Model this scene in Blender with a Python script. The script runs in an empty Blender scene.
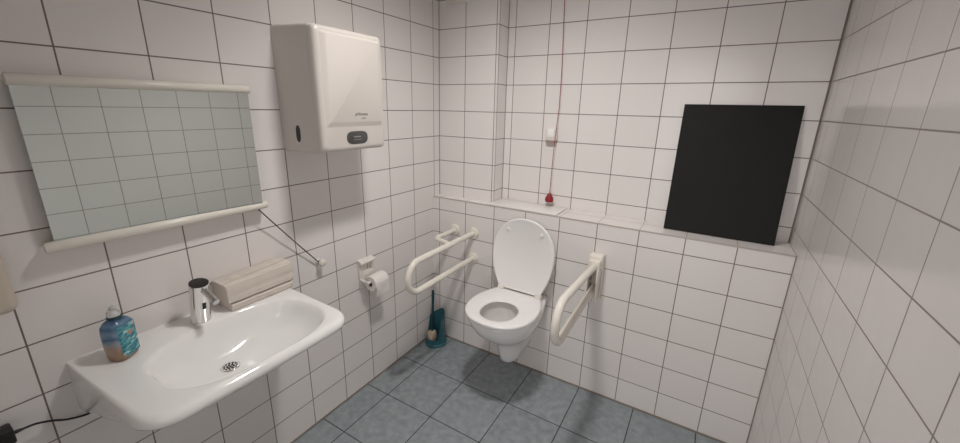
import bpy, bmesh, math, random
from mathutils import Vector, Matrix, Euler
random.seed(7)
scene = bpy.context.scene
COL = scene.collection
PI = math.pi

# ------------------------------------------------------------------ constants
W = 1.850            # room width (x), left wall x=0
D = 0.188            # upper back wall plane (y), half wall front is y=0
PF = 0.071           # pillar front plane
PW = 0.400           # pillar width
ZL = 0.9985          # ledge height
YF = -2.45           # wall behind the camera
H = 2.56             # ceiling
TW, TH, Q = 0.2, 0.15341, 0.14885

# ------------------------------------------------------------------ node helpers
def new_mat(name):
    m = bpy.data.materials.new(name); m.use_nodes = True
    nt = m.node_tree; nt.nodes.clear()
    out = nt.nodes.new('ShaderNodeOutputMaterial')
    b = nt.nodes.new('ShaderNodeBsdfPrincipled')
    nt.links.new(b.outputs[0], out.inputs[0])
    return m, nt, b

def simple(name, col, rough=0.4, metal=0.0, spec=0.5, coat=0.0, noise=0.0, nscale=20.0, bump=0.0, trans=0.0, ior=1.45):
    m, nt, b = new_mat(name)
    b.inputs['Base Color'].default_value = (*col, 1)
    b.inputs['Roughness'].default_value = rough
    b.inputs['Metallic'].default_value = metal
    b.inputs['Specular IOR Level'].default_value = spec
    b.inputs['Coat Weight'].default_value = coat
    b.inputs['Coat Roughness'].default_value = 0.05
    b.inputs['Transmission Weight'].default_value = trans
    b.inputs['IOR'].default_value = ior
    if noise or bump:
        tc = nt.nodes.new('ShaderNodeTexCoord')
        n = nt.nodes.new('ShaderNodeTexNoise'); n.inputs['Scale'].default_value = nscale; n.inputs['Detail'].default_value = 4
        nt.links.new(tc.outputs['Object'], n.inputs['Vector'])
        if noise:
            mx = nt.nodes.new('ShaderNodeMix'); mx.data_type = 'RGBA'
            mx.inputs['A'].default_value = (*[c * (1 - noise) for c in col], 1)
            mx.inputs['B'].default_value = (*[min(1, c * (1 + noise)) for c in col], 1)
            nt.links.new(n.outputs['Fac'], mx.inputs['Factor'])
            nt.links.new(mx.outputs['Result'], b.inputs['Base Color'])
        if bump:
            bp = nt.nodes.new('ShaderNodeBump'); bp.inputs['Strength'].default_value = bump; bp.inputs['Distance'].default_value = 0.002
            nt.links.new(n.outputs['Fac'], bp.inputs['Height']); nt.links.new(bp.outputs[0], b.inputs['Normal'])
    return m

def tile_mat(name, ax, off_u, off_v, w, h, c1, c2, mortar, msize=0.0021, rough=0.16, floor=False, wavy=0.12, axv='Z'):
    m, nt, b = new_mat(name)
    g = nt.nodes.new('ShaderNodeNewGeometry')
    s = nt.nodes.new('ShaderNodeSeparateXYZ'); nt.links.new(g.outputs['Position'], s.inputs[0])
    def sub(axis, off):
        n = nt.nodes.new('ShaderNodeMath'); n.operation = 'SUBTRACT'
        nt.links.new(s.outputs[axis], n.inputs[0]); n.inputs[1].default_value = off
        return n
    u, v = sub(ax, off_u - 40 * w), sub(axv, off_v - 40 * h)
    c = nt.nodes.new('ShaderNodeCombineXYZ')
    nt.links.new(u.outputs[0], c.inputs[0]); nt.links.new(v.outputs[0], c.inputs[1])
    br = nt.nodes.new('ShaderNodeTexBrick')
    br.offset = 0.0; br.squash = 1.0; br.offset_frequency = 1; br.squash_frequency = 1
    br.inputs['Scale'].default_value = 1.0
    br.inputs['Brick Width'].default_value = w; br.inputs['Row Height'].default_value = h
    br.inputs['Mortar Size'].default_value = msize; br.inputs['Mortar Smooth'].default_value = 0.15
    br.inputs['Bias'].default_value = 0.0
    br.inputs['Color1'].default_value = (*c1, 1); br.inputs['Color2'].default_value = (*c2, 1)
    br.inputs['Mortar'].default_value = (*mortar, 1)
    nt.links.new(c.outputs[0], br.inputs['Vector'])
    col = br.outputs['Color']
    n = nt.nodes.new('ShaderNodeTexNoise'); n.inputs['Scale'].default_value = 26 if floor else 11
    n.inputs['Detail'].default_value = 5 if floor else 1.5
    nt.links.new(g.outputs['Position'], n.inputs['Vector'])
    if floor:
        mr = nt.nodes.new('ShaderNodeMapRange'); mr.inputs['From Min'].default_value = 0.3; mr.inputs['From Max'].default_value = 0.7
        mr.inputs['To Min'].default_value = 0.82; mr.inputs['To Max'].default_value = 1.18
        nt.links.new(n.outputs['Fac'], mr.inputs['Value'])
        mx = nt.nodes.new('ShaderNodeMix'); mx.data_type = 'RGBA'; mx.blend_type = 'MULTIPLY'; mx.inputs['Factor'].default_value = 1
        nt.links.new(col, mx.inputs['A']); nt.links.new(mr.outputs[0], mx.inputs['B']); col = mx.outputs['Result']
    nt.links.new(col, b.inputs['Base Color'])
    r = nt.nodes.new('ShaderNodeMapRange'); r.inputs['To Min'].default_value = rough; r.inputs['To Max'].default_value = 0.8
    nt.links.new(br.outputs['Fac'], r.inputs['Value']); nt.links.new(r.outputs[0], b.inputs['Roughness'])
    inv = nt.nodes.new('ShaderNodeMath'); inv.operation = 'SUBTRACT'; inv.inputs[0].default_value = 1
    nt.links.new(br.outputs['Fac'], inv.inputs[1])
    b1 = nt.nodes.new('ShaderNodeBump'); b1.inputs['Strength'].default_value = 0.5; b1.inputs['Distance'].default_value = 0.0012
    nt.links.new(inv.outputs[0], b1.inputs['Height'])
    b2 = nt.nodes.new('ShaderNodeBump'); b2.inputs['Strength'].default_value = 0.35 if floor else wavy; b2.inputs['Distance'].default_value = 0.002 if floor else 0.008
    nt.links.new(n.outputs['Fac'], b2.inputs['Height']); nt.links.new(b1.outputs[0], b2.inputs['Normal'])
    nt.links.new(b2.outputs[0], b.inputs['Normal'])
    return m

WT1, WT2, GROUT = (0.80, 0.762, 0.748), (0.82, 0.784, 0.77), (0.19, 0.155, 0.135)
M = {}
M['t_left'] = tile_mat('tiles_left', 'Y', -0.188, Q, TW, TH, WT1, WT2, GROUT)
M['t_right'] = tile_mat('tiles_right_dimmed', 'Y', -0.533, Q, TW, TH, (0.71, 0.675, 0.66), (0.73, 0.695, 0.68), (0.27, 0.24, 0.22))  # darker than the other walls' tiles: weaker light put into the colour
M['t_back'] = tile_mat('tiles_back', 'X', 0.4453, Q, TW, TH, WT1, WT2, GROUT)
M['t_half'] = tile_mat('tiles_half', 'X', 0.2494, Q, TW, TH, WT1, WT2, GROUT)
M['t_front'] = tile_mat('tiles_front', 'X', 0.1, Q, TW, TH, WT1, WT2, GROUT)
M['t_pillar'] = tile_mat('tiles_pillar', 'X', 0.188, Q, TW, TH, WT1, WT2, GROUT)
M['t_pside'] = tile_mat('tiles_pillar_side', 'Y', 0.0835, Q, TW, TH, WT1, WT2, GROUT)
M['t_ledge'] = tile_mat('tiles_ledge', 'X', 0.2494, 0.12, TW, 0.2, WT1, WT2, (0.42, 0.36, 0.31), axv='Y')
M['t_floor'] = tile_mat('floor_tiles', 'X', 0.1579, -0.337, 0.2973, 0.3038, (0.265, 0.298, 0.318), (0.288, 0.323, 0.343), (0.045, 0.045, 0.042), msize=0.0026, rough=0.42, floor=True, axv='Y')
M['paint'] = simple('ceiling_paint', (0.80, 0.78, 0.75), 0.85, noise=0.02, nscale=8)
M['silicone'] = simple('silicone', (0.25, 0.21, 0.18), 0.6, noise=0.1)
M['profile'] = simple('edge_profile', (0.50, 0.45, 0.41), 0.3, noise=0.03)
M['ceramic'] = simple('white_ceramic', (0.88, 0.87, 0.865), 0.09, spec=0.6, coat=0.4, noise=0.01, nscale=6)
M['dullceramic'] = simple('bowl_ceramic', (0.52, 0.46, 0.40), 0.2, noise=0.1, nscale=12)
M['seat'] = simple('seat_plastic', (0.90, 0.885, 0.88), 0.22, noise=0.01)
M['white'] = simple('white_plastic', (0.78, 0.745, 0.70), 0.3, noise=0.02)
M['cream'] = simple('cream_plastic', (0.78, 0.74, 0.67), 0.22, noise=0.02)
M['disp'] = simple('dispenser_plastic', (0.68, 0.635, 0.595), 0.28, noise=0.01)
M['rail'] = simple('rail_nylon', (0.80, 0.76, 0.69), 0.25, noise=0.02)
M['chrome'] = simple('chrome', (0.80, 0.79, 0.78), 0.07, metal=1.0, noise=0.02)
M['blackmetal'] = simple('dark_cap', (0.02, 0.018, 0.017), 0.15, noise=0.1)
M['black'] = simple('black_plastic', (0.014, 0.013, 0.013), 0.4, noise=0.15)
M['board'] = simple('black_board', (0.011, 0.0115, 0.011), 0.62, spec=0.3, noise=0.15, nscale=14)
M['smoke'] = simple('smoked_window', (0.075, 0.073, 0.073), 0.2, noise=0.1)
M['greytext'] = simple('grey_print', (0.28, 0.27, 0.27), 0.5, noise=0.05)
M['darktext'] = simple('dark_print', (0.05, 0.045, 0.045), 0.5, noise=0.05)
M['red'] = simple('red_plastic', (0.27, 0.014, 0.022), 0.35, noise=0.08)
M['redcord'] = simple('red_cord', (0.36, 0.10, 0.09), 0.7, noise=0.2, nscale=300)
M['teal'] = simple('teal_plastic', (0.03, 0.13, 0.165), 0.3, noise=0.12)
M['tealdark'] = simple('dark_teal_plastic', (0.012, 0.05, 0.065), 0.35, noise=0.1)
M['bristle'] = simple('bristles', (0.62, 0.5, 0.38), 0.9, noise=0.4, nscale=120, bump=1.0)
M['paper'] = simple('tissue', (0.80, 0.77, 0.74), 0.9, noise=0.03, nscale=60, bump=0.25)
M['card'] = simple('cardboard_core', (0.16, 0.12, 0.09), 0.9, noise=0.2)
M['brown'] = simple('brown_wood', (0.09, 0.05, 0.025), 0.6, noise=0.3, nscale=30)
M['door'] = simple('door_laminate', (0.55, 0.52, 0.48), 0.4, noise=0.03)
M['frame'] = simple('door_frame_paint', (0.35, 0.36, 0.37), 0.4, noise=0.05)
M['steel'] = simple('steel', (0.6, 0.6, 0.6), 0.25, metal=1.0, noise=0.05)
M['clear'] = simple('clear_cap', (0.86, 0.88, 0.87), 0.15, trans=0.55, noise=0.02)
M['mirror'] = simple('mirror_silver', (0.735, 0.80, 0.775), 0.015, metal=1.0, noise=0.005)
M['mirroredge'] = simple('mirror_edge', (0.10, 0.13, 0.12), 0.3, noise=0.1)

def towel_mat():
    m, nt, b = new_mat('paper_towels')
    tc = nt.nodes.new('ShaderNodeTexCoord'); s = nt.nodes.new('ShaderNodeSeparateXYZ'); nt.links.new(tc.outputs['Object'], s.inputs[0])
    w = nt.nodes.new('ShaderNodeTexNoise'); w.inputs['Scale'].default_value = 1; w.inputs['Detail'].default_value = 3
    cb = nt.nodes.new('ShaderNodeCombineXYZ')
    for i, (k, sc) in enumerate((('X', 3), ('Y', 4), ('Z', 420))):
        mm = nt.nodes.new('ShaderNodeMath'); mm.operation = 'MULTIPLY'; mm.inputs[1].default_value = sc
        nt.links.new(s.outputs[k], mm.inputs[0]); nt.links.new(mm.outputs[0], cb.inputs[i])
    nt.links.new(cb.outputs[0], w.inputs['Vector'])
    r = nt.nodes.new('ShaderNodeValToRGB')
    r.color_ramp.elements[0].position = 0.3; r.color_ramp.elements[0].color = (0.60, 0.54, 0.48, 1)
    r.color_ramp.elements[1].position = 0.65; r.color_ramp.elements[1].color = (0.70, 0.64, 0.58, 1)
    nt.links.new(w.outputs['Fac'], r.inputs[0]); nt.links.new(r.outputs[0], b.inputs['Base Color'])
    b.inputs['Roughness'].default_value = 0.95
    bp = nt.nodes.new('ShaderNodeBump'); bp.inputs['Strength'].default_value = 0.3; bp.inputs['Distance'].default_value = 0.002
    nt.links.new(w.outputs['Fac'], bp.inputs['Height']); nt.links.new(bp.outputs[0], b.inputs['Normal'])
    return m
M['towel'] = towel_mat()

def bottle_mat():
    # clear bottle with a seaside print: blue above, sand below; the front label is teal with pale print
    m, nt, b = new_mat('soap_bottle_print')
    tc = nt.nodes.new('ShaderNodeTexCoord'); s = nt.nodes.new('ShaderNodeSeparateXYZ'); nt.links.new(tc.outputs['Object'], s.inputs[0])
    n = nt.nodes.new('ShaderNodeTexNoise'); n.inputs['Scale'].default_value = 28; n.inputs['Detail'].default_value = 3
    nt.links.new(tc.outputs['Object'], n.inputs['Vector'])
    ad = nt.nodes.new('ShaderNodeMath'); ad.operation = 'MULTIPLY_ADD'; ad.inputs[1].default_value = 0.03; 
    nt.links.new(n.outputs['Fac'], ad.inputs[0]); nt.links.new(s.outputs['Z'], ad.inputs[2])
    mr = nt.nodes.new('ShaderNodeMapRange'); mr.inputs['From Min'].default_value = 0.015; mr.inputs['From Max'].default_value = 0.135
    nt.links.new(ad.outputs[0], mr.inputs['Value'])
    r = nt.nodes.new('ShaderNodeValToRGB'); e = r.color_ramp.elements
    e[0].position = 0.0; e[0].color = (0.22, 0.10, 0.035, 1)
    e[1].position = 1.0; e[1].color = (0.03, 0.08, 0.16, 1)
    for p, c in ((0.16, (0.36, 0.22, 0.13)), (0.36, (0.42, 0.31, 0.24)), (0.48, (0.30, 0.36, 0.42)), (0.60, (0.08, 0.17, 0.30)), (0.72, (0.20, 0.31, 0.44)), (0.84, (0.07, 0.16, 0.28)), (0.92, (0.12, 0.22, 0.33))):
        x = e.new(p); x.color = (*c, 1)
    nt.links.new(mr.outputs[0], r.inputs[0])
    nt.links.new(r.outputs[0], b.inputs['Base Color'])
    b.inputs['Roughness'].default_value = 0.15
    b.inputs['Coat Weight'].default_value = 0.5
    return m
def label_mat():
    m, nt, b = new_mat('soap_label_print')
    tc = nt.nodes.new('ShaderNodeTexCoord')
    mp = nt.nodes.new('ShaderNodeMapping'); mp.inputs['Scale'].default_value = (1, 1.2, 2.6); mp.inputs['Rotation'].default_value = (0.35, 0, 0)
    nt.links.new(tc.outputs['Object'], mp.inputs[0])
    n = nt.nodes.new('ShaderNodeTexNoise'); n.inputs['Scale'].default_value = 46; n.inputs['Detail'].default_value = 2
    nt.links.new(mp.outputs[0], n.inputs['Vector'])
    r = nt.nodes.new('ShaderNodeValToRGB'); e = r.color_ramp.elements
    e[0].position = 0.33; e[0].color = (0.02, 0.10, 0.17, 1)
    e[1].position = 0.66; e[1].color = (0.55, 0.66, 0.66, 1)
    for p, c in ((0.44, (0.03, 0.23, 0.28)), (0.53, (0.07, 0.34, 0.38)), (0.59, (0.20, 0.45, 0.47))):
        x = e.new(p); x.color = (*c, 1)
    nt.links.new(n.outputs['Fac'], r.inputs[0])
    # an orange-brown patch in the middle of the label
    n2 = nt.nodes.new('ShaderNodeTexNoise'); n2.inputs['Scale'].default_value = 34; nt.links.new(tc.outputs['Object'], n2.inputs['Vector'])
    r2 = nt.nodes.new('ShaderNodeValToRGB'); r2.color_ramp.elements[0].position = 0.60; r2.color_ramp.elements[1].position = 0.66
    nt.links.new(n2.outputs['Fac'], r2.inputs[0])
    mx = nt.nodes.new('ShaderNodeMix'); mx.data_type = 'RGBA'; mx.inputs['B'].default_value = (0.42, 0.22, 0.15, 1)
    nt.links.new(r2.outputs[0], mx.inputs['Factor']); nt.links.new(r.outputs[0], mx.inputs['A'])
    nt.links.new(mx.outputs['Result'], b.inputs['Base Color'])
    b.inputs['Roughness'].default_value = 0.25
    return m
M['bottle'] = bottle_mat(); M['label'] = label_mat()

def emit(name, col, st):
    m = bpy.data.materials.new(name); m.use_nodes = True; nt = m.node_tree; nt.nodes.clear()
    out = nt.nodes.new('ShaderNodeOutputMaterial'); e = nt.nodes.new('ShaderNodeEmission')
    e.inputs['Color'].default_value = (*col, 1); e.inputs['Strength'].default_value = st
    nt.links.new(e.outputs[0], out.inputs[0]); return m
M['glow'] = emit('lamp_diffuser', (1.0, 0.965, 0.93), 9)

# ------------------------------------------------------------------ mesh helpers
def obj(name, bm, mat, parent=None, smooth=True, angle=40, loc=None):
    me = bpy.data.meshes.new(name)
    bmesh.ops.recalc_face_normals(bm, faces=bm.faces[:])
    bm.to_mesh(me); bm.free()
    o = bpy.data.objects.new(name, me); COL.objects.link(o)
    for m in (mat if isinstance(mat, (list, tuple)) else [mat]): me.materials.append(m)
    if smooth:
        for p in me.polygons: p.use_smooth = True
        me.set_sharp_from_angle(angle=math.radians(angle))
    if parent: o.parent = parent
    if loc: o.location = loc
    return o

def thing(name, label, cat, loc=(0, 0, 0), rot=(0, 0, 0), group=None):
    o = bpy.data.objects.new(name, None); COL.objects.link(o)
    o.empty_display_size = 0.05
    o.location = loc; o.rotation_euler = rot; o['label'] = label; o['category'] = cat
    if group: o['group'] = group
    return o
def tag(o, label, cat, group=None):
    o['label'] = label; o['category'] = cat
    if group: o['group'] = group
    return o
def struct(name, bm, mat, smooth=False):
    o = obj(name, bm, mat, smooth=smooth); o['kind'] = 'structure'; return o

def box(bm, lo, hi, bevel=0.0, seg=3, mi=0):
    c = [(a + b) / 2 for a, b in zip(lo, hi)]; s = [b - a for a, b in zip(lo, hi)]
    r = bmesh.ops.create_cube(bm, size=1.0, matrix=Matrix.Translation(c) @ Matrix.Diagonal((*s, 1)))
    vs = r['verts']
    fs = list({f for v in vs for f in v.link_faces})
    for f in fs: f.material_index = mi
    if bevel:
        es = list({e for v in vs for e in v.link_edges})
        bmesh.ops.bevel(bm, geom=es, offset=bevel, segments=seg, profile=0.5, affect='EDGES', clamp_overlap=True)
    return bm
def newbox(lo, hi, bevel=0.0, seg=3):
    return box(bmesh.new(), lo, hi, bevel, seg)

def loft(bm, rings, cap0=True, cap1=True, closed=True, mi=0):
    vr = [[bm.verts.new(p) for p in r] for r in rings]
    n = len(vr[0])
    for a, b in zip(vr, vr[1:]):
        for i in range(n if closed else n - 1):
            j = (i + 1) % n
            f = bm.faces.new((a[i], a[j], b[j], b[i])); f.material_index = mi
    if cap0: bm.faces.new(list(reversed(vr[0]))).material_index = mi
    if cap1: bm.faces.new(vr[-1]).material_index = mi
    return vr

def fillet(pts, rad, n=8):
    pts = [Vector(p) for p in pts]; out = [pts[0]]
    for i in range(1, len(pts) - 1):
        r = rad[i - 1] if isinstance(rad, (list, tuple)) else rad
        a, b, c = pts[i - 1], pts[i], pts[i + 1]
        u, v = (a - b).normalized(), (c - b).normalized()
        ang = u.angle(v); d = r / math.tan(ang / 2)
        cen = b + (u + v).normalized() * (r / math.sin(ang / 2))
        p0, p1 = b + u * d - cen, b + v * d - cen
        tot = p0.angle(p1); ax = p0.cross(p1).normalized()
        for k in range(n + 1): out.append(cen + Matrix.Rotation(tot * k / n, 3, ax) @ p0)
    out.append(pts[-1]); return out

def tube(bm, pts, r, seg=16, caps=True):
    pts = [Vector(p) for p in pts]; rings = []
    t0 = (pts[1] - pts[0]).normalized()
    nrm = t0.orthogonal().normalized()
    for i, p in enumerate(pts):
        if i == 0: t = t0
        elif i == len(pts) - 1: t = (pts[-1] - pts[-2]).normalized()
        else: t = ((pts[i + 1] - p).normalized() + (p - pts[i - 1]).normalized()).normalized()
        nrm = (nrm - t * nrm.dot(t)).normalized(); bi = t.cross(nrm)
        rr = r[i] if isinstance(r, (list, tuple)) else r
        rings.append([p + (nrm * math.cos(2 * PI * k / seg) + bi * math.sin(2 * PI * k / seg)) * rr for k in range(seg)])
    loft(bm, rings, caps, caps); return bm

def lathe(bm, prof, origin=(0, 0, 0), axis=(0, 0, 1), seg=32, cap0=True, cap1=True):
    ax = Vector(axis).normalized(); q = Vector((0, 0, 1)).rotation_difference(ax).to_matrix(); o = Vector(origin)
    rings = [[o + q @ Vector((r * math.cos(2 * PI * k / seg), r * math.sin(2 * PI * k / seg), z)) for k in range(seg)] for r, z in prof]
    loft(bm, rings, cap0, cap1); return bm

def text_mesh(name, body, size, mat, parent, loc, rot, shear=0.0, extrude=0.0004):
    cu = bpy.data.curves.new(name, 'FONT'); cu.body = body; cu.size = size; cu.shear = shear; cu.extrude = extrude
    cu.align_x = 'CENTER'; cu.align_y = 'CENTER'
    t = bpy.data.objects.new(name + '_tmp', cu); COL.objects.link(t)
    dg = bpy.context.evaluated_depsgraph_get(); me = bpy.data.meshes.new_from_object(t.evaluated_get(dg))
    bpy.data.objects.remove(t); bpy.data.curves.remove(cu)
    o = bpy.data.objects.new(name, me); COL.objects.link(o); me.materials.clear(); me.materials.append(mat)
    o.parent = parent; o.location = loc; o.rotation_euler = rot
    return o

# ------------------------------------------------------------------ room shell
T = 0.12
struct('floor', newbox((-T, YF - 1.5, -T), (W + T, D + T, 0)), M['t_floor'])
struct('ceiling', newbox((-T, YF - T, H), (W + T, D + T, H + T)), M['paint'])
struct('wall_left', newbox((-T, YF - T, 0), (0, D + T, H)), M['t_left'])
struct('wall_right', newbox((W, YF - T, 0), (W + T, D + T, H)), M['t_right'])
struct('wall_back', newbox((0, D, 0), (W, D + T, H)), M['t_back'])
# half wall with the tiled ledge
bm = newbox((0, 0, 0), (W, D, ZL))
for f in bm.faces:
    if f.normal.z > 0.9: f.material_index = 1
struct('wall_ledge', bm, [M['t_half'], M['t_ledge']])
# light edge profile along the front of the ledge
struct('trim_1', newbox((0, -0.0012, ZL - 0.006), (W, 0.006, ZL + 0.0012), 0.0005, 1), M['profile'])
bm = newbox((0, PF, ZL), (PW, D, H))
for f in bm.faces:
    if abs(f.normal.x) > 0.9: f.material_index = 1
struct('wall_pillar', bm, [M['t_pillar'], M['t_pside']])
# unseen wall behind the camera, its door opening placed to admit fill light
bm = bmesh.new()
box(bm, (0, YF - T, 0), (0.93, YF, H)); box(bm, (1.79, YF - T, 0), (W, YF, H)); box(bm, (0.93, YF - T, 2.1), (1.79, YF, H))
struct('wall_front', bm, M['t_front'])
bm = bmesh.new()
box(bm, (0.93, YF - T, 0), (0.98, YF + 0.01, 2.1), 0.003, 1); box(bm, (1.74, YF - T, 0), (1.79, YF + 0.01, 2.1), 0.003, 1)
box(bm, (0.98, YF - T, 2.05), (1.74, YF + 0.01, 2.1), 0.003, 1)
struct('trim_2', bm, M['frame'])
# unseen door, added standing open so world fill light comes in
dr = struct('door_1', newbox((1.745, YF - T - 0.87, 0.004), (1.785, YF - T - 0.012, 2.048), 0.003, 1), M['door'])
bm = bmesh.new()
yh = YF - T - 0.80
lathe(bm, [(0.026, 0), (0.026, 0.008)], (1.745, yh, 1.05), (-1, 0, 0), 24)
tube(bm, fillet([(1.741, yh, 1.05), (1.695, yh, 1.05), (1.695, yh + 0.12, 1.05)], 0.014, 6), 0.010, 14)
obj('door_handle', bm, M['steel'], dr)
# first floor tile row runs uncut up to the half wall
M['t_floor_edge'] = tile_mat('floor_edge_tiles', 'X', 0.1579, -2.0, 0.2973, 5.0, (0.265, 0.298, 0.318), (0.288, 0.323, 0.343), (0.045, 0.045, 0.042), msize=0.0026, rough=0.42, floor=True, axv='Y')
struct('trim_10', newbox((0, -0.12, -0.01), (W, 0, 0.0004)), M['t_floor_edge'])
# brownish joints where tiles meet the floor and in the corners
struct('trim_3', newbox((0, YF, 0), (0.006, 0, 0.007)), M['silicone'])
struct('trim_4', newbox((0.006, -0.007, 0), (W - 0.006, 0, 0.008)), M['silicone'])
struct('trim_5', newbox((W - 0.006, YF, 0), (W, 0, 0.007)), M['silicone'])
struct('trim_6', newbox((W - 0.003, D - 0.003, ZL), (W, D, H)), M['silicone'])
struct('trim_7', newbox((0, PF - 0.0025, ZL), (0.0025, PF, H)), M['silicone'])
struct('trim_8', newbox((PW, D - 0.0025, ZL), (PW + 0.0025, D, H)), M['silicone'])
struct('trim_9', newbox((W - 0.003, -0.003, 0.008), (W, 0, ZL)), M['silicone'])

# ceiling lamp (the room's light)
lx, ly = 0.90, -0.90
cl = thing('ceiling_light', 'round white ceiling lamp with a glowing diffuser in mid ceiling', 'lamp', (lx, ly, H))
bm = bmesh.new(); lathe(bm, [(0.150, 0), (0.150, -0.028), (0.146, -0.032), (0.118, -0.032), (0.112, -0.024)], seg=48); obj('lamp_base', bm, M['white'], cl)
bm = bmesh.new(); lathe(bm, [(0.110, -0.0235), (0.110, -0.0265), (0.108, -0.0275)], seg=48); obj('lamp_diffuser', bm, M['glow'], cl)

sl = bpy.data.lights.new('ceiling_spot', 'SPOT'); sl.energy = 128; sl.color = (1.0, 0.962, 0.925); sl.spot_size = math.radians(128); sl.spot_blend = 1.0; sl.shadow_soft_size = 0.105
so = bpy.data.objects.new('ceiling_spot', sl); COL.objects.link(so); so.location = (0, 0, -0.032); so.parent = cl; so.rotation_euler = (math.radians(11), math.radians(3.5), 0)

# ventilation grille high on the pillar
vg = thing('ventilation_grille', 'beige-framed ventilation grille high on the tiled corner pillar', 'vent', (0.160, PF, 2.222))
bm = bmesh.new()
for lo, hi in (((-0.095, -0.012, -0.105), (0.095, 0, -0.085)), ((-0.095, -0.012, 0.085), (0.095, 0, 0.105)), ((-0.095, -0.012, -0.085), (-0.075, 0, 0.085)), ((0.075, -0.012, -0.085), (0.095, 0, 0.085))):
    box(bm, lo, hi, 0.002, 2)
obj('grille_frame', bm, M['white'], vg)
bm = bmesh.new(); box(bm, (-0.075, -0.003, -0.085), (0.075, 0, 0.085))
for k in range(8):
    z = -0.076 + k * 0.0215
    loft(bm, [[(x, -0.003, z), (x, -0.010, z - 0.008), (x, -0.0095, z - 0.0095), (x, -0.003, z - 0.002)] for x in (-0.075, 0.075)])
obj('grille_slats', bm, M['brown'], vg, smooth=False)

# ------------------------------------------------------------------ wash basin
BC = Vector((0.0, -1.415, 0.0)); ZB = 0.830
basin = thing('wash_basin', 'wide white ceramic wash basin hung on the left wall below the mirror', 'sink', (0, -1.415, ZB))
HW, DX, CR = 0.3165, 0.475, 0.088
def basin_outline(inset=0.0, nx=14, nf=28, nc=12):
    hw, dx = HW - inset, DX - inset
    cr = max(0.02, CR - inset * 0.5); p = []
    e = 2.25
    for i in range(nx): p.append((0.0 + (dx - cr) * i / nx, -hw))
    for i in range(nc):
        a = PI / 2 * i / nc
        p.append((dx - cr + cr * math.sin(a) ** (2 / e), -hw + cr - cr * math.cos(a) ** (2 / e)))
    for i in range(nf): p.append((dx, -hw + cr + (2 * hw - 2 * cr) * i / nf))
    for i in range(nc):
        a = PI / 2 * i / nc
        p.append((dx - cr + cr * math.cos(a) ** (2 / e), hw - cr + cr * math.sin(a) ** (2 / e)))
    for i in range(nx): p.append((dx - cr - (dx - cr) * i / nx, hw))
    nb = nf
    for i in range(nb): p.append((0.0, hw - 2 * hw * i / nb))
    # front edge bows very slightly
    return [(x + 0.006 * (1 - (y / HW) ** 2) * (x / DX if x > 0 else 0), y + (0.022 * x / DX if y < 0 else 0) * min(1, -y / 0.2)) for x, y in p]
def zlow(x):       # underside height of the skirt: deep box by the wall, thin lip at the front
    pts = [(0, -0.172), (0.05, -0.160), (0.10, -0.138), (0.226, -0.098), (0.33, -0.066), (0.42, -0.044), (0.50, -0.036)]
    for (a, za), (b, zb) in zip(pts, pts[1:]):
        if x <= b: return za + (zb - za) * (x - a) / (b - a)
    return pts[-1][1]
bcx, bcy, bax, bay = 0.285, 0.036, 0.171, 0.251
def bowl_pt(px, py, s, cx, cy):
    dx, dy = px - bcx, py - bcy
    e = 2.7
    k = 1 / ((abs(dx) / bax) ** e + (abs(dy) / bay) ** e) ** (1 / e)
    return (cx + dx * k * s, cy + dy * k * s)
ol = basin_outline(); DR = (0.222, 0.003)
rings = []
c_un = (0.2, 0.0)
def mapr(f, z): return [(*f(p), z(p) if callable(z) else z) for p in ol]
def ins(d, xin=True):
    q = basin_outline(d); return q
r0 = [(0.15 + (x - 0.15) * 0.45, y * 0.45, -0.172) for x, y in ol]
r1 = [(0.02 + (x - 0.02) * 0.72 if x > 0.02 else x, y * 0.80, max(-0.172, min(zlow(x) - 0.02, -0.085 - 0.03))) for x, y in ol]
in1 = basin_outline(0.016); in2 = basin_outline(0.004)
r2 = [(x, y, zlow(x)) for x, y in in1]
r3 = [(x, y, zlow(x) + 0.004) for x, y in in2]
r4 = [(x, y, min(-0.0205, zlow(x) + 0.012)) for x, y in ol]
def fr_(x): return max(0.0, min(1.0, (x - 0.15) / 0.3))       # the edge is crisp at the side by the wall, round at the front
def rim(k):                                                    # k = 0 outermost .. 1 inner edge of the rounding
    a = PI / 2 * k; o = []
    for (x, y), (xi, yi) in zip(ol, basin_outline(0.020)):
        r = 0.25 + 0.75 * fr_(x); t = (1 - math.cos(a)) * r
        o.append((x + (xi - x) * t, y + (yi - y) * t, -0.020 * r * (1 - math.sin(a))))
    return o
r5, r6, r7, r8 = rim(0), rim(0.33), rim(0.66), rim(1.0)
for r in (r5, r6, r7, r8):
    pass
rings = [r0, r1, r2, r3, r4, r5, r6, r7, r8]
# deck falls gently toward the bowl, then the bowl
for s, z in ((1.03, -0.001), (1.0, -0.003), (0.975, -0.009), (0.94, -0.026), (0.90, -0.046), (0.84, -0.067), (0.76, -0.085), (0.65, -0.097), (0.5, -0.112), (0.34, -0.121), (0.2, -0.126)):
    t = max(0, min(1, (1 - s) / 0.85)); t = t ** 1.2
    cx, cy = bcx + (DR[0] - bcx) * t, bcy + (DR[1] - bcy) * t
    rings.append([(*bowl_pt(x, y, s, cx, cy), z) for x, y in ol])
rr = []
for x, y in ol:
    a = math.atan2((y - bcy) / bay, (x - bcx) / bax); rr.append((DR[0] + 0.024 * math.cos(a), DR[1] + 0.024 * math.sin(a), -0.1285))
rings.append(rr)
bm = bmesh.new(); loft(bm, rings); obj('basin_body', bm, M['ceramic'], basin, angle=50)
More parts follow.
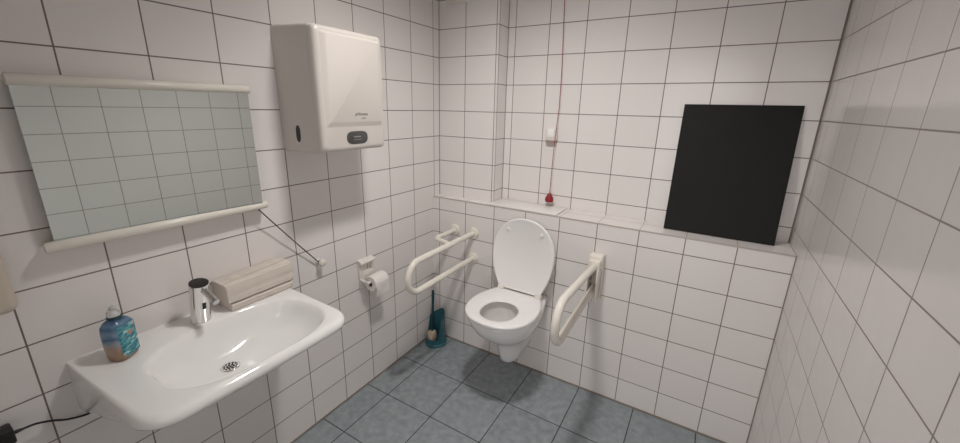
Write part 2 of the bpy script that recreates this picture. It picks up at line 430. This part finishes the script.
# drain strainer
bm = bmesh.new(); lathe(bm, [(0.0285, 0.0), (0.0285, 0.003), (0.026, 0.0048), (0.012, 0.0035), (0.004, 0.003)], (DR[0], DR[1], -0.129), seg=36)
dn = obj('drain_strainer', bm, M['chrome'], basin)
bm = bmesh.new()
for n, R in ((1, 0), (6, 0.0095), (11, 0.0185)):
    for k in range(n):
        a = 2 * PI * k / n
        lathe(bm, [(0.0030, 0.0), (0.0030, 0.0012)], (DR[0] + R * math.cos(a), DR[1] + R * math.sin(a), -0.1255 + 0.0005 * (R > 0.005)), seg=10)
obj('drain_holes', bm, M['blackmetal'], dn)

# ------------------------------------------------------------------ faucet (leans forward a little)
fa = thing('faucet', 'short chrome sensor faucet with dark top on the wash basin deck', 'faucet', (0.070, -1.412, ZB), (0, math.radians(13), 0))
bm = bmesh.new(); lathe(bm, [(0.030, -0.006), (0.030, 0.004), (0.0285, 0.006), (0.0290, 0.144), (0.0295, 0.150), (0.0290, 0.1515)], seg=48); obj('faucet_body', bm, M['chrome'], fa)
bm = bmesh.new(); lathe(bm, [(0.0275, 0.1516), (0.0275, 0.153), (0.024, 0.1532)], seg=48); obj('faucet_cap', bm, M['blackmetal'], fa)
bm = bmesh.new(); sp = [(0.012, 0.002, 0.138), (0.083, 0.008, 0.121)]
tube(bm, sp, [0.0115, 0.0105], 24); obj('spout', bm, M['chrome'], fa)
bm = bmesh.new(); d = (Vector(sp[1]) - Vector(sp[0])).normalized()
lathe(bm, [(0.0108, 0), (0.0108, 0.008), (0.007, 0.0085)], Vector(sp[1]) - d * 0.002, d, 24); obj('aerator', bm, M['steel'], fa)
bm = bmesh.new(); box(bm, (0.0262, -0.006, 0.062), (0.0296, 0.006, 0.088), 0.0012, 2); obj('sensor_window', bm, M['black'], fa)

# ------------------------------------------------------------------ soap bottle
sb = thing('soap_bottle', 'soap bottle with seaside print and clear cap on the left of the basin', 'bottle', (0.099, -1.630, ZB), (0, 0, math.radians(34)))
def superring(a, b, z, n=40, e=3.2, cx=0, cy=0):
    o = []
    for k in range(n):
        t = 2 * PI * k / n; c, s = math.cos(t), math.sin(t)
        o.append((cx + a * math.copysign(abs(c) ** (2 / e), c), cy + b * math.copysign(abs(s) ** (2 / e), s), z))
    return o
bm = bmesh.new()
loft(bm, [superring(a, b, z) for a, b, z in ((0.024, 0.029, 0.0), (0.0275, 0.0325, 0.004), (0.029, 0.0345, 0.02), (0.030, 0.0365, 0.05), (0.0295, 0.0365, 0.085), (0.028, 0.0345, 0.103), (0.022, 0.027, 0.114), (0.016, 0.018, 0.119), (0.013, 0.013, 0.122))])
obj('bottle_body', bm, M['bottle'], sb)
sb.scale = (1.0, 1.0, 1.03)
bm = bmesh.new()
gr = []
for z in [0.012 + 0.092 * i / 8 for i in range(9)]:
    row = []
    for k in range(11):
        y = -0.029 + 0.058 * k / 10
        bb = 0.0372; aa = 0.0303 - 0.02 * max(0, z - 0.085) * 2
        row.append((aa * (1 - abs(y / bb) ** 3.2) ** (1 / 3.2) + 0.0006, y, z))
    gr.append(row)
loft(bm, gr, False, False, closed=False); obj('bottle_label', bm, M['label'], sb)
bm = bmesh.new(); lathe(bm, [(0.0165, 0.117), (0.0168, 0.128), (0.0165, 0.129)], seg=32); obj('cap_collar', bm, M['tealdark'], sb)
bm = bmesh.new(); lathe(bm, [(0.0155, 0.1292), (0.0152, 0.140), (0.012, 0.145), (0.0075, 0.147), (0.0072, 0.155), (0.005, 0.157)], seg=32); obj('bottle_cap', bm, M['clear'], sb)

# ------------------------------------------------------------------ folded paper towels on the basin deck
def towel_block(x0, x1, z0, z1, y0, y1, groove=True, bulge=0.004, seed=1):
    rnd = random.Random(seed); bm = bmesh.new(); rings = []; n = 16
    for i in range(n + 1):
        t = i / n; y = y0 + (y1 - y0) * t; b = bulge * math.sin(PI * t) + 0.0012 * math.sin(9 * t + seed)
        lift = 0.010 * t * groove
        ed = 0.0015 * rnd.uniform(-1, 1)
        top = z1 + lift
        pr = [(x0, z0), (x1 - 0.004, z0), (x1 + 0.001 + ed, z0 + 0.006)]
        for k in range(1, 6): pr.append((x1 + 0.0015 * math.sin(k * 2.1 + seed) + ed * 0.6, z0 + 0.006 + (top - z0 - 0.014) * k / 6))
        pr += [(x1 - 0.002, top - 0.004), (x1 - 0.010, top)]
        if groove:
            g = x1 - 0.027 - 0.012 * t
            pr += [(g + 0.003, top + 0.0015), (g + 0.0005, top - 0.005), (g - 0.001, top - 0.005), (g - 0.004, top + 0.002 + b)]
            pr += [((g + x0) / 2, top + 0.003 + b)]
        else:
            pr += [((x1 + x0) / 2, top), ]
        pr += [(x0 + 0.006, top), (x0, top - 0.004)]
        rings.append([(x, y, z) for x, z in pr])
    loft(bm, rings)
    return bm
o = obj('paper_towel_stack', towel_block(0.003, 0.106, 0.0, 0.029, -0.12, 0.118, False, 0, 3), M['towel'], loc=(0, -1.206, ZB), angle=30)
tag(o, 'thin lower pack of folded beige paper towels lying directly on the basin deck', 'paper towels', 'paper towel packs on the basin')
o = obj('paper_towel_stack', towel_block(0.003, 0.106, 0.0, 0.068, -0.128, 0.124, True, 0.003, 5), M['towel'], loc=(0, -1.206, ZB + 0.0312), angle=30)
tag(o, 'thick upper pack of folded beige paper towels on top of the thin pack', 'paper towels', 'paper towel packs on the basin')

# ------------------------------------------------------------------ mirror
my0, my1, mz0, mz1, mx = -1.690, -1.134, 1.180, 1.590, 0.040
mi = thing('wall_mirror', 'wide frameless mirror between two cream rails on the left wall', 'mirror', (0, -1.41, 1.385))
bm = newbox((-0.005, my0 + 1.41, mz0 - 1.385), (0.0, my1 + 1.41, mz1 - 1.385))
for f in bm.faces: f.material_index = 0 if f.normal.x > 0.9 else 1
g = obj('mirror_glass', bm, [M['mirror'], M['mirroredge']], mi, smooth=False, loc=(mx, 0, 0)); g.rotation_euler = (0, math.radians(-0.32), math.radians(-1.6))
bm = newbox((0.0, my0 + 0.03 + 1.41, mz0 + 0.02 - 1.385), (0.020, my1 - 0.03 + 1.41, mz1 - 0.02 - 1.385), 0.003, 1); obj('mirror_back', bm, M['frame'], mi)
def railprof(zc, sgn, y0, y1, name):
    bm = bmesh.new(); rings = []
    for y, k in ((y0, 0.86), (y0 + 0.003, 1.0), (y1 - 0.003, 1.0), (y1, 0.86)):
        rings.append([(0.036 + (0.017 if math.cos(a) > 0 else 0.034) * k * math.cos(a), y, zc + 0.0145 * k * math.sin(a)) for a in [2 * PI * i / 24 for i in range(24)]])
    loft(bm, rings); return obj(name, bm, M['cream'], mi)
railprof(1.598 - 1.385, 1, -1.694 + 1.41, -1.124 + 1.41, 'mirror_top_rail')
b = railprof(1.176 - 1.385, -1, -1.708 + 1.41, -1.114 + 1.41, 'mirror_bottom_rail')
bm = bmesh.new(); lathe(bm, [(0.0125, 0), (0.0125, 0.003), (0.010, 0.004)], (0.040, -1.708 + 1.41, 1.176 - 1.385), (0, -1, 0), 20); obj('rail_end_cap', bm, M['cream'], b)

# tilt cord and its wall knob
kn = thing('wall_hook', 'small round cream wall hook holding the lower end of the black cord', 'hook', (0, -0.885, 0.848))
bm = bmesh.new(); lathe(bm, [(0.014, 0), (0.014, 0.004), (0.010, 0.007), (0.009, 0.018), (0.0155, 0.023), (0.0175, 0.031), (0.0155, 0.039), (0.009, 0.043)], (0, 0, 0), (1, 0, 0), 24); obj('hook_body', bm, M['cream'], kn)
bm = bmesh.new(); lathe(bm, [(0.0098, 0.011), (0.0125, 0.0145), (0.0098, 0.018)], (0, 0, 0), (1, 0, 0), 20); obj('cord_loop', bm, M['black'], kn)
bm = bmesh.new()
a, c = Vector((0.04, -1.148, 1.162)), Vector((0.014, -0.8945, 0.853)); pts = [a.lerp(c, t / 10) - Vector((0, 0, 0.003 * math.sin(PI * t / 10))) for t in range(11)]
tube(bm, pts, 0.0024, 8)
tag(obj('tilt_cord', bm, M['black']), 'thin black cord slanting from the mirror down to the round wall hook', 'cord')

# ------------------------------------------------------------------ towel dispenser
dp = thing('towel_dispenser', 'large white automatic paper towel dispenser high on the left wall', 'dispenser', (0, -0.835, 1.37))
dl = dp.location
bm = bmesh.new()
# housing: side view slightly taller at the wall; y from -0.99 to -0.685
def dsec(x, y0, y1, z0, z1, r):
    p = []
    for cx, cz, a0 in ((y1 - r, z0 + r, -PI / 2), (y1 - r, z1 - r, 0), (y0 + r, z1 - r, PI / 2), (y0 + r, z0 + r, PI)):
        for k in range(7):
            a = a0 + PI / 2 * k / 6; p.append((x, cx + r * math.cos(a) - dl.y, cz + r * math.sin(a) - dl.z))
    return p
loft(bm, [dsec(0.0, -0.991, -0.662, 1.370, 1.838, 0.012), dsec(0.006, -0.991, -0.662, 1.370, 1.838, 0.012), dsec(0.206, -0.990, -0.662, 1.375, 1.828, 0.012)])
obj('dispenser_body', bm, M['disp'], dp)
bm = bmesh.new()
loft(bm, [dsec(0.2065, -0.990, -0.662, 1.375, 1.828, 0.014), dsec(0.226, -0.990, -0.662, 1.376, 1.826, 0.016), dsec(0.236, -0.987, -0.664, 1.379, 1.823, 0.018), dsec(0.242, -0.981, -0.668, 1.385, 1.817, 0.02), dsec(0.244, -0.972, -0.677, 1.394, 1.808, 0.02)])
cov = obj('dispenser_cover', bm, M['disp'], dp, angle=60)
bm = bmesh.new()
loft(bm, [dsec(0.2438, -0.968, -0.680, 1.470, 1.806, 0.006), dsec(0.249, -0.955, -0.688, 1.486, 1.800, 0.006), dsec(0.251, -0.948, -0.691, 1.491, 1.797, 0.005)])
obj('front_panel', bm, M['disp'], cov, angle=25)
bm = bmesh.new()
def oval(x, hy, hz, cy, cz, n=32):
    o = []
    for k in range(n):
        a = 2 * PI * k / n; c, s = math.cos(a), math.sin(a); e = 4
        o.append((x, cy + hy * math.copysign(abs(c) ** (2 / e), c), cz + hz * math.copysign(abs(s) ** (2 / 2.6), s)))
    return o
oy, oz = -0.822 - dl.y, 1.427 - dl.z
loft(bm, [oval(0.240, 0.054, 0.0255, oy, oz), oval(0.2455, 0.054, 0.0255, oy, oz), oval(0.2465, 0.052, 0.0235, oy, oz)])
wn = obj('sensor_window', bm, M['smoke'], cov)
bm = bmesh.new()
for (ya, yb, za, zb) in ((-0.022, 0.020, -0.0085, -0.0065), (-0.020, 0.016, 0.001, 0.006)):
    box(bm, (0.2464, oy + ya, oz + za), (0.2472, oy + yb, oz + zb))
obj('window_print', bm, M['greytext'], wn)
rot_l = (PI / 2, 0, PI / 2)
text_mesh('logo', 'pHoreno', 0.0175, M['darktext'], cov, (0.2512, -0.800 - dl.y, 1.519 - dl.z), rot_l, 0.35)
text_mesh('logo', 'hygien', 0.0095, M['greytext'], cov, (0.2512, -0.789 - dl.y, 1.504 - dl.z), rot_l, 0.2)
bm = bmesh.new()
yy = -0.9915 - dl.y; czz = 1.442 - dl.z
def ovs(y, hx, hz, cx, n=28): return [(cx + hx * math.cos(2 * PI * k / n), y, czz + hz * math.copysign(abs(math.sin(2 * PI * k / n)) ** 0.7, math.sin(2 * PI * k / n))) for k in range(n)]
loft(bm, [ovs(yy, 0.0135, 0.0325, 0.104), ovs(yy + 0.004, 0.0135, 0.0325, 0.104)]); obj('lock_slot', bm, M['black'], dp)

# ------------------------------------------------------------------ toilet roll holder + roll
ph = thing('toilet_roll_holder', 'white plastic toilet roll holder on the left wall past the basin', 'toilet roll holder', (0, -0.60, 0.69))
bm = bmesh.new()
def L(y): return y + 0.60
# frame plate open in the middle
for lo, hi in (((0, -0.655, 0.612), (0.013, -0.628, 0.772)), ((0, -0.628, 0.742), (0.013, -0.56, 0.772)), ((0, -0.572, 0.705), (0.013, -0.556, 0.742)), ((0, -0.628, 0.655), (0.010, -0.556, 0.705)), ((0, -0.628, 0.612), (0.012, -0.60, 0.655))):
    box(bm, (lo[0], L(lo[1]), lo[2] - 0.69), (hi[0], L(hi[1]), hi[2] - 0.69), 0.003, 2)
obj('holder_plate', bm, M['white'], ph)
bm = bmesh.new()
loft(bm, [[(0.0, L(y), 0.772 - 0.69), (0.0, L(y), 0.752 - 0.69), (0.016, L(y), 0.746 - 0.69), (0.028, L(y), 0.750 - 0.69), (0.030, L(y), 0.758 - 0.69), (0.022, L(y), 0.768 - 0.69)] for y in (-0.656, -0.652, -0.560, -0.556)])
obj('top_lip', bm, M['white'], ph)
bm = bmesh.new()
tube(bm, fillet([(0.008, L(-0.648), 0.664 - 0.69), (0.062, L(-0.648), 0.6565 - 0.69), (0.062, L(-0.530), 0.6565 - 0.69)], 0.012, 6), 0.0070, 14)
lathe(bm, [(0.012, 0), (0.013, 0.003), (0.012, 0.007)], (0.062, L(-0.6565), 0.6565 - 0.69), (0, 1, 0), 20)
obj('roll_arm', bm, M['white'], ph)
tr = thing('toilet_roll', 'white toilet paper roll hanging on the holder on the left wall', 'toilet paper', (0.062, -0.584, 0.6475))
bm = bmesh.new(); seg = 40; R, ri = 0.0425, 0.016
pr = [(ri, -0.049), (R - 0.002, -0.049), (R, -0.047), (R, 0.047), (R - 0.002, 0.049), (ri, 0.049)]
rg = [[(r * math.cos(2 * PI * k / seg), y, r * math.sin(2 * PI * k / seg)) for k in range(seg)] for r, y in pr]
loft(bm, rg, False, False); obj('paper', bm, M['paper'], tr)
bm = bmesh.new(); pr = [(ri, -0.049), (ri - 0.0015, -0.049), (ri - 0.0015, 0.049), (ri, 0.049)]
loft(bm, [[(r * math.cos(2 * PI * k / seg), y, r * math.sin(2 * PI * k / seg)) for k in range(seg)] for r, y in pr], False, False); obj('cardboard_core', bm, M['card'], tr)
bm = bmesh.new(); rows = []
for i in range(9):
    t = i / 8
    x, z = (R + 0.0012, -0.005 - 0.058 * t) if i > 0 else (R * 0.999, 0.003)
    rows.append([(x + 0.002 * math.sin(3 * t + k * 0.5), -0.047 + 0.094 * k / 8, z + 0.006 * (k / 8) * t) for k in range(9)])
loft(bm, rows, False, False, closed=False); obj('loose_sheet', bm, M['paper'], tr)

# ------------------------------------------------------------------ left grab bar
gb = thing('grab_bar', 'white looped wall grab bar left of the toilet', 'grab bar', (0.31, 0, 0.72))
bm = bmesh.new(); X = 0.31
tube(bm, [Vector(p) - gb.location for p in fillet([(X, 0.0, 0.803), (X, -0.617, 0.806), (X, -0.617, 0.638), (X, 0.0, 0.638)], 0.0825, 12)], 0.0165, 20)
obj('rail_tube', bm, M['rail'], gb)
bm = bmesh.new()
tube(bm, [Vector(p) - gb.location for p in fillet([(0.172, 0.0, 0.800), (0.172, -0.205, 0.800), (0.305, -0.255, 0.805)], 0.03, 8)], 0.0145, 18)
obj('brace_tube', bm, M['rail'], gb)
for (x, z) in ((X, 0.803), (X, 0.638), (0.172, 0.800)):
    bm = bmesh.new(); lathe(bm, [(0.036, 0), (0.036, 0.007), (0.033, 0.011), (0.022, 0.0125), (0.0175, 0.014)], Vector((x, 0, z)) - gb.location, (0, -1, 0), 32)
    obj('wall_flange', bm, M['rail'], gb)

# ------------------------------------------------------------------ right folding support rail
fr = thing('folding_support_rail', 'white fold-down support rail on a wall bracket right of the toilet', 'grab bar', (1.075, 0, 0.74))
X = 1.072
def F(p): return Vector(p) - fr.location
bm = bmesh.new()
box(bm, F((X - 0.036, -0.012, 0.585)), F((X + 0.036, 0.0, 0.842)), 0.004, 2); obj('wall_plate', bm, M['rail'], fr)
bm = bmesh.new()
box(bm, F((X - 0.036, -0.062, 0.775)), F((X + 0.036, -0.010, 0.846)), 0.008, 3)
box(bm, F((X - 0.030, -0.085, 0.772)), F((X + 0.030, -0.055, 0.826)), 0.008, 3)
hb = obj('hinge_block', bm, M['rail'], fr)
bm = bmesh.new()
tube(bm, [F(p) for p in fillet([(X, -0.05, 0.790), (X, -0.632, 0.824), (X, -0.632, 0.636), (X, -0.04, 0.656)], [0.086, 0.078], 14)], 0.0175, 20)
obj('rail_tube', bm, M['rail'], fr)
bm = bmesh.new()
for sx in (-1, 1):
    box(bm, F((X + sx * 0.024 - 0.005, -0.10, 0.60)), F((X + sx * 0.024 + 0.005, -0.010, 0.78)), 0.004, 2)
obj('bracket_cheeks', bm, M['rail'], fr)

# ------------------------------------------------------------------ toilet
CX = 0.674
to = thing('toilet', 'white wall-hung toilet with raised lid on the half wall', 'toilet', (CX, 0, 0.0))
def ering(w, yf, yc, yb, wb, z, n=56, e=2.25):
    """egg outline: super-ellipse front (yc..yf), sides narrowing to half width wb at yb"""
    o = []; nf = n // 2
    for k in range(nf + 1):
        a = PI * k / nf; c, s = math.cos(a), math.sin(a)
        o.append((w * math.copysign(abs(c) ** (2 / e), c), yc - (yc - yf) * abs(s) ** (2 / e), z))
    nb = (n - nf - 1); h = nb // 2
    for k in range(1, h + 1):
        t = k / h; sm = t ** 2.0; o.append((-(w + (wb - w) * sm), yc + (yb - yc) * t, z))
    for k in range(h, 0, -1):
        t = k / h; sm = t ** 2.0; o.append(((w + (wb - w) * sm), yc + (yb - yc) * t, z))
    return o
ZS = 0.522
prof = [(0.030, -0.205, -0.13, 0.0, 0.03, 0.155), (0.046, -0.226, -0.14, 0.0, 0.045, 0.160), (0.056, -0.245, -0.15, 0.0, 0.055, 0.180), (0.060, -0.260, -0.155, 0.0, 0.062, 0.225),
        (0.065, -0.274, -0.16, 0.0, 0.075, 0.275), (0.080, -0.297, -0.17, 0.0, 0.090, 0.312), (0.110, -0.338, -0.19, 0.0, 0.105, 0.345), (0.140, -0.388, -0.21, 0.0, 0.118, 0.380),
        (0.162, -0.435, -0.23, 0.0, 0.128, 0.420), (0.176, -0.465, -0.25, 0.0, 0.134, 0.465), (0.182, -0.480, -0.26, 0.0, 0.137, 0.500), (0.181, -0.480, -0.26, 0.0, 0.137, ZS - 0.004), (0.177, -0.476, -0.26, 0.0, 0.134, ZS)]
def oring(w, l, yc, z, n=56, e=2.2):
    return [(w * math.copysign(abs(math.cos(2 * PI * k / n)) ** (2 / e), math.cos(2 * PI * k / n)), yc - l * math.copysign(abs(math.sin(2 * PI * k / n)) ** (2 / e), math.sin(2 * PI * k / n)), z) for k in range(n)]
bm = bmesh.new(); rg = [ering(*p) for p in prof]
inner = [(0.112, 0.122, -0.322, ZS), (0.109, 0.119, -0.322, ZS - 0.012), (0.107, 0.116, -0.320, ZS - 0.06), (0.098, 0.105, -0.315, ZS - 0.105), (0.080, 0.088, -0.31, ZS - 0.130)]
loft(bm, rg + [oring(*p) for p in inner], True, False); obj('toilet_bowl', bm, M['ceramic'], to, angle=60)
bm = bmesh.new()
loft(bm, [oring(0.0802, 0.0882, -0.31, ZS - 0.1295), oring(0.06, 0.066, -0.31, ZS - 0.145), oring(0.04, 0.044, -0.31, ZS - 0.160)], False, True)
obj('bowl_floor', bm, M['dullceramic'], to)
# seat ring
def segring(outer, inner, z0, z1, r=0.006):
    rings = []
    def mix(a, b, t): return [((p[0] * (1 - t) + q[0] * t), (p[1] * (1 - t) + q[1] * t)) for p, q in zip(a, b)]
    for t, z in ((0.06, z0), (0.0, z0 + r * 0.7), (0.0, z1 - r), (0.025, z1 - r * 0.3), (0.09, z1), (0.88, z1 - 0.001), (0.96, z1 - 0.004), (1.0, z1 - 0.010), (0.96, z0)):
        rings.append([(x, y, z) for x, y in mix(outer, inner, t)])
    return rings
so = [p[:2] for p in ering(0.190, -0.490, -0.285, -0.084, 0.132, 0)]; si = [p[:2] for p in oring(0.094, 0.107, -0.328, 0)]
bm = bmesh.new(); rg = segring(so, si, ZS + 0.002, ZS + 0.020); loft(bm, rg + [rg[0]], False, False); obj('toilet_seat', bm, M['seat'], to, angle=50)
# lid, raised and leaning back to the wall
lid = bpy.data.objects.new('lid_tmp', None)
LT = 0.016
yb, zb, yt, zt = -0.078, 0.547, -0.038, 0.966
ln = math.hypot(yt - yb, zt - zb); th = math.atan2(yt - yb, zt - zb)
def lidp(u, v, d):      # u across, v along from hinge, d toward the viewer
    return (u, yb + v * math.sin(th) - d * math.cos(th), zb + v * math.cos(th) + d * math.sin(th))
def lidout(k):
    o = []
    for x, y, _ in ering(0.186 - k, -(ln - k), -0.215, -0.0 - k * 0.5, 0.126 - k, 0, e=2.15): o.append((x, -y))
    return o
bm = bmesh.new(); rg = []
for k, d in ((0.02, 0.0), (0.004, 0.0), (0.0, 0.003), (0.0, LT - 0.004), (0.003, LT), (0.010, LT), (0.014, LT - 0.003)):
    rg.append([lidp(x, v, d) for x, v in lidout(k)])
loft(bm, rg); ld = obj('toilet_lid', bm, M['seat'], to, angle=40)
for sx, v in ((-0.098, 0.345), (0.102, 0.345)):
    bm = bmesh.new(); c = Vector(lidp(sx, v, LT - 0.004)); ax = Vector(lidp(0, 0, 1)) - Vector(lidp(0, 0, 0))
    lathe(bm, [(0.011, 0), (0.011, 0.006), (0.009, 0.009), (0.004, 0.010)], c, ax, 20); obj('lid_buffer', bm, M['white'], ld)
for sx in (-0.112, 0.118):
    bm = bmesh.new(); box(bm, (sx - 0.018, -0.108, ZS), (sx + 0.018, -0.072, ZS + 0.030), 0.006, 3)
    lathe(bm, [(0.010, 0), (0.010, 0.04)], (sx - 0.02, -0.088, ZS + 0.028), (1, 0, 0), 18)
    obj('hinge', bm, M['white'], to)

# ------------------------------------------------------------------ brush and holder
hx, hy = 0.086, -0.096
bh = thing('toilet_brush_holder', 'teal open-front toilet brush holder on the floor in the corner', 'brush holder', (hx, hy, 0), (0, 0, math.radians(-14)))
bm = bmesh.new(); seg = 64
def topz(a):           # a measured from the opening direction (-y)
    d = abs(a)
    lo, hi = math.radians(62), math.radians(92)
    t = max(0, min(1, (d - lo) / (hi - lo))); t = t * t * (3 - 2 * t)
    return 0.050 + t * (0.140 + 0.050 * max(0, (d - hi) / (PI - hi)))
def hr(k, rs, z): a = -PI + 2 * PI * k / seg; zz = z(a) if callable(z) else z; return (rs * 0.062 * math.sin(a) * (1 - 0.12 * zz / 0.25), -rs * 0.067 * math.cos(a) * (1 - 0.12 * zz / 0.25), zz)
rings = []
for rs, z in ((1.12, 0.0), (1.14, 0.006), (1.12, 0.014), (1.03, 0.018)): rings.append([hr(k, rs, z) for k in range(seg)])
for t in (0.25, 0.5, 0.75, 1.0): rings.append([hr(k, 1.02, lambda a, t=t: 0.018 + (topz(a) - 0.018) * t) for k in range(seg)])
for t in (1.0, 0.6, 0.2): rings.append([hr(k, 0.96, lambda a, t=t: 0.018 + (topz(a) - 0.018) * t) for k in range(seg)])
rings.append([hr(k, 0.9, 0.014) for k in range(seg)])
loft(bm, rings); obj('holder_cup', bm, M['teal'], bh)
tb = thing('toilet_brush', 'dark toilet brush standing in the teal holder in the corner', 'brush', (hx - 0.014, hy - 0.006, 0.016))
bm = bmesh.new(); tube(bm, [(-0.004, -0.012, 0.075), (-0.004, -0.004, 0.20), (-0.004, 0.0, 0.34), (-0.004, 0.001, 0.372)], [0.007, 0.008, 0.0095, 0.008], 14); obj('brush_handle', bm, M['tealdark'], tb)
bm = bmesh.new()
lathe(bm, [(0.012, 0.0), (0.026, 0.006), (0.031, 0.025), (0.032, 0.055), (0.027, 0.072), (0.010, 0.078)], (-0.004, -0.014, 0), seg=40)
rnd = random.Random(3)
for v in bm.verts:
    s = 1 + rnd.uniform(-0.08, 0.08); v.co.x = -0.004 + (v.co.x + 0.004) * s; v.co.y = -0.014 + (v.co.y + 0.014) * s
obj('bristle_head', bm, M['bristle'], tb)

# ------------------------------------------------------------------ ledge plate and black board
bm = newbox((PW + 0.004, 0.002, ZL + 0.0013), (0.826, D - 0.002, ZL + 0.0075), 0.002, 2)
tag(obj('ledge_plate', bm, simple('white_plate', (0.80, 0.77, 0.755), 0.3, noise=0.01)), 'smooth white cover plate lying on the tiled ledge behind the toilet', 'plate')
bw, bl = 0.440, 0.594; by0 = 0.098; bth = math.asin((D - 0.007 - by0) / bl)
bo = newbox((-bw / 2, -0.005, 0), (bw / 2, 0.0, bl), 0.0008, 1)
o = obj('leaning_board', bo, M['board'], smooth=False, loc=(1.5645, by0, ZL + 0.0018)); o.rotation_euler = (-bth, math.radians(0.0), math.radians(0.0))
tag(o, 'plain matte black rectangular board leaning on the ledge against the back wall', 'board')

# ------------------------------------------------------------------ alarm pull cord
ab = thing('alarm_cord_guide', 'small white cord guide box on the back wall above the ledge', 'alarm box', (0.706, D, 1.418))
bm = newbox((-0.033, -0.028, -0.037), (0.033, 0.0, 0.037), 0.008, 3); obj('guide_body', bm, M['white'], ab)
bm = newbox((-0.020, -0.033, -0.018), (0.018, -0.0275, 0.030), 0.004, 2); obj('guide_button', bm, M['seat'], ab)
bm = newbox((-0.030, -0.027, -0.046), (0.031, -0.002, -0.0365), 0.003, 2); obj('guide_base', bm, simple('grey_pink_plastic', (0.36, 0.25, 0.24), 0.4, noise=0.03), ab)
ac = thing('alarm_pull_cord', 'red alarm pull cord with red handle hanging down the back wall', 'alarm cord', (0.724, 0.160, 1.058))
bm = bmesh.new(); A = ac.location
cp = [(0.722, 0.170, H), (0.723, 0.168, 2.10), (0.738, 0.166, 1.75), (0.741, 0.162, 1.56), (0.737, 0.152, 1.455), (0.734, 0.150, 1.39), (0.729, 0.156, 1.28), (0.724, 0.160, 1.07)]
tube(bm, [Vector(p) - A for p in cp], 0.0019, 8); obj('cord', bm, M['redcord'], ac)
bm = bmesh.new(); lathe(bm, [(0.004, 0.026), (0.010, 0.022), (0.014, 0.012), (0.022, 0.000), (0.025, -0.014), (0.023, -0.024), (0.012, -0.027)], (0, 0, 0), seg=20)
obj('pull_handle', bm, M['red'], ac)

# ------------------------------------------------------------------ socket, adapter and cable at lower left
so_ = thing('wall_socket', 'pale wall socket holding the black adapter at the lower left', 'socket', (0, -1.925, 0.72))
bm = newbox((0, -0.04, -0.04), (0.012, 0.045, 0.045), 0.004, 2); obj('socket_plate', bm, M['cream'], so_)
bm = bmesh.new(); lathe(bm, [(0.021, 0.012), (0.021, 0.0145), (0.019, 0.0145)], (0, 0, 0), (1, 0, 0), 28); obj('socket_insert', bm, M['white'], so_)
ad = thing('power_adapter', 'black plug-in power adapter in the wall socket at the lower left', 'adapter', (0.015, -1.905, 0.712))
bm = newbox((0.0, -0.045, -0.022), (0.042, 0.046, 0.022), 0.005, 3); obj('adapter_body', bm, M['black'], ad)
bm = bmesh.new(); tube(bm, [(0.018, 0.044, -0.004), (0.018, 0.062, -0.005)], [0.006, 0.0035], 12); obj('strain_relief', bm, M['black'], ad)
bm = bmesh.new()
cp = [(0.033, -1.843, 0.707), (0.030, -1.82, 0.703), (0.022, -1.79, 0.685), (0.014, -1.765, 0.664), (0.010, -1.735, 0.650), (0.010, -1.715, 0.647), (0.012, -1.698, 0.652), (0.012, -1.685, 0.654)]
pts = []
for i in range(len(cp) - 1):
    p0, p1, p2, p3 = [Vector(cp[max(0, min(len(cp) - 1, i + k))]) for k in (-1, 0, 1, 2)]
    for t in (0, 0.33, 0.66):
        pts.append(0.5 * ((2 * p1) + (p2 - p0) * t + (2 * p0 - 5 * p1 + 4 * p2 - p3) * t * t + (3 * p1 - p0 - 3 * p2 + p3) * t ** 3))
pts.append(Vector(cp[-1])); bm = bmesh.new(); tube(bm, pts, 0.003, 8)
tag(obj('power_cable', bm, M['black']), 'thin black cable running from the adapter to under the basin', 'cable')

# beige wall box at the left picture edge
bx_ = thing('wall_box', 'beige rounded plastic box on the wall at the far left edge', 'wall box', (0, -1.868, 1.13))
bm = newbox((0, -0.075, -0.085), (0.085, 0.083, 0.075), 0.022, 5); obj('box_body', bm, simple('beige_plastic', (0.58, 0.52, 0.43), 0.4, noise=0.02), bx_)
bm = newbox((0.083, -0.045, -0.04), (0.088, 0.040, 0.05), 0.002, 2); obj('box_lid', bm, simple('beige_lid', (0.62, 0.55, 0.43), 0.4, noise=0.02), bx_)

# dark screw on the left wall
bm = bmesh.new(); lathe(bm, [(0.0042, 0), (0.0042, 0.001), (0.002, 0.0018)], (0, 0, 0), (1, 0, 0), 14)
tag(obj('wall_screw', bm, M['black'], loc=(0, -0.390, 0.916)), 'tiny dark screw head in a tile joint left of the grab bar', 'screw')

# ------------------------------------------------------------------ camera
cam = bpy.data.cameras.new('camera'); co = bpy.data.objects.new('camera', cam); COL.objects.link(co)
fpx, cxp, cyp = 383.1635, 474.4193, 215.8630
cam.sensor_fit = 'HORIZONTAL'; cam.sensor_width = 36.0; cam.lens = fpx / 960 * 36
cam.shift_x = (480 - cxp) / 960; cam.shift_y = -(221.5 - cyp) / 960
co.location = (1.47487, -1.93326, 1.55568); co.rotation_euler = Euler((1.29416, -0.020589, 0.546681), 'XYZ')
cam.clip_start = 0.02; cam.clip_end = 50
scene.camera = co

# ------------------------------------------------------------------ world and colour
w = bpy.data.worlds.new('world'); scene.world = w; w.use_nodes = True
w.node_tree.nodes['Background'].inputs[0].default_value = (1.0, 0.955, 0.92, 1); w.node_tree.nodes['Background'].inputs[1].default_value = 2.6  # bright background added as unseen fill light through the door opening
scene.view_settings.view_transform = 'Standard'
scene.view_settings.look = 'None'
scene.view_settings.exposure = 0.0
scene.cycles.use_denoising = True
scene.cycles.max_bounces = 10
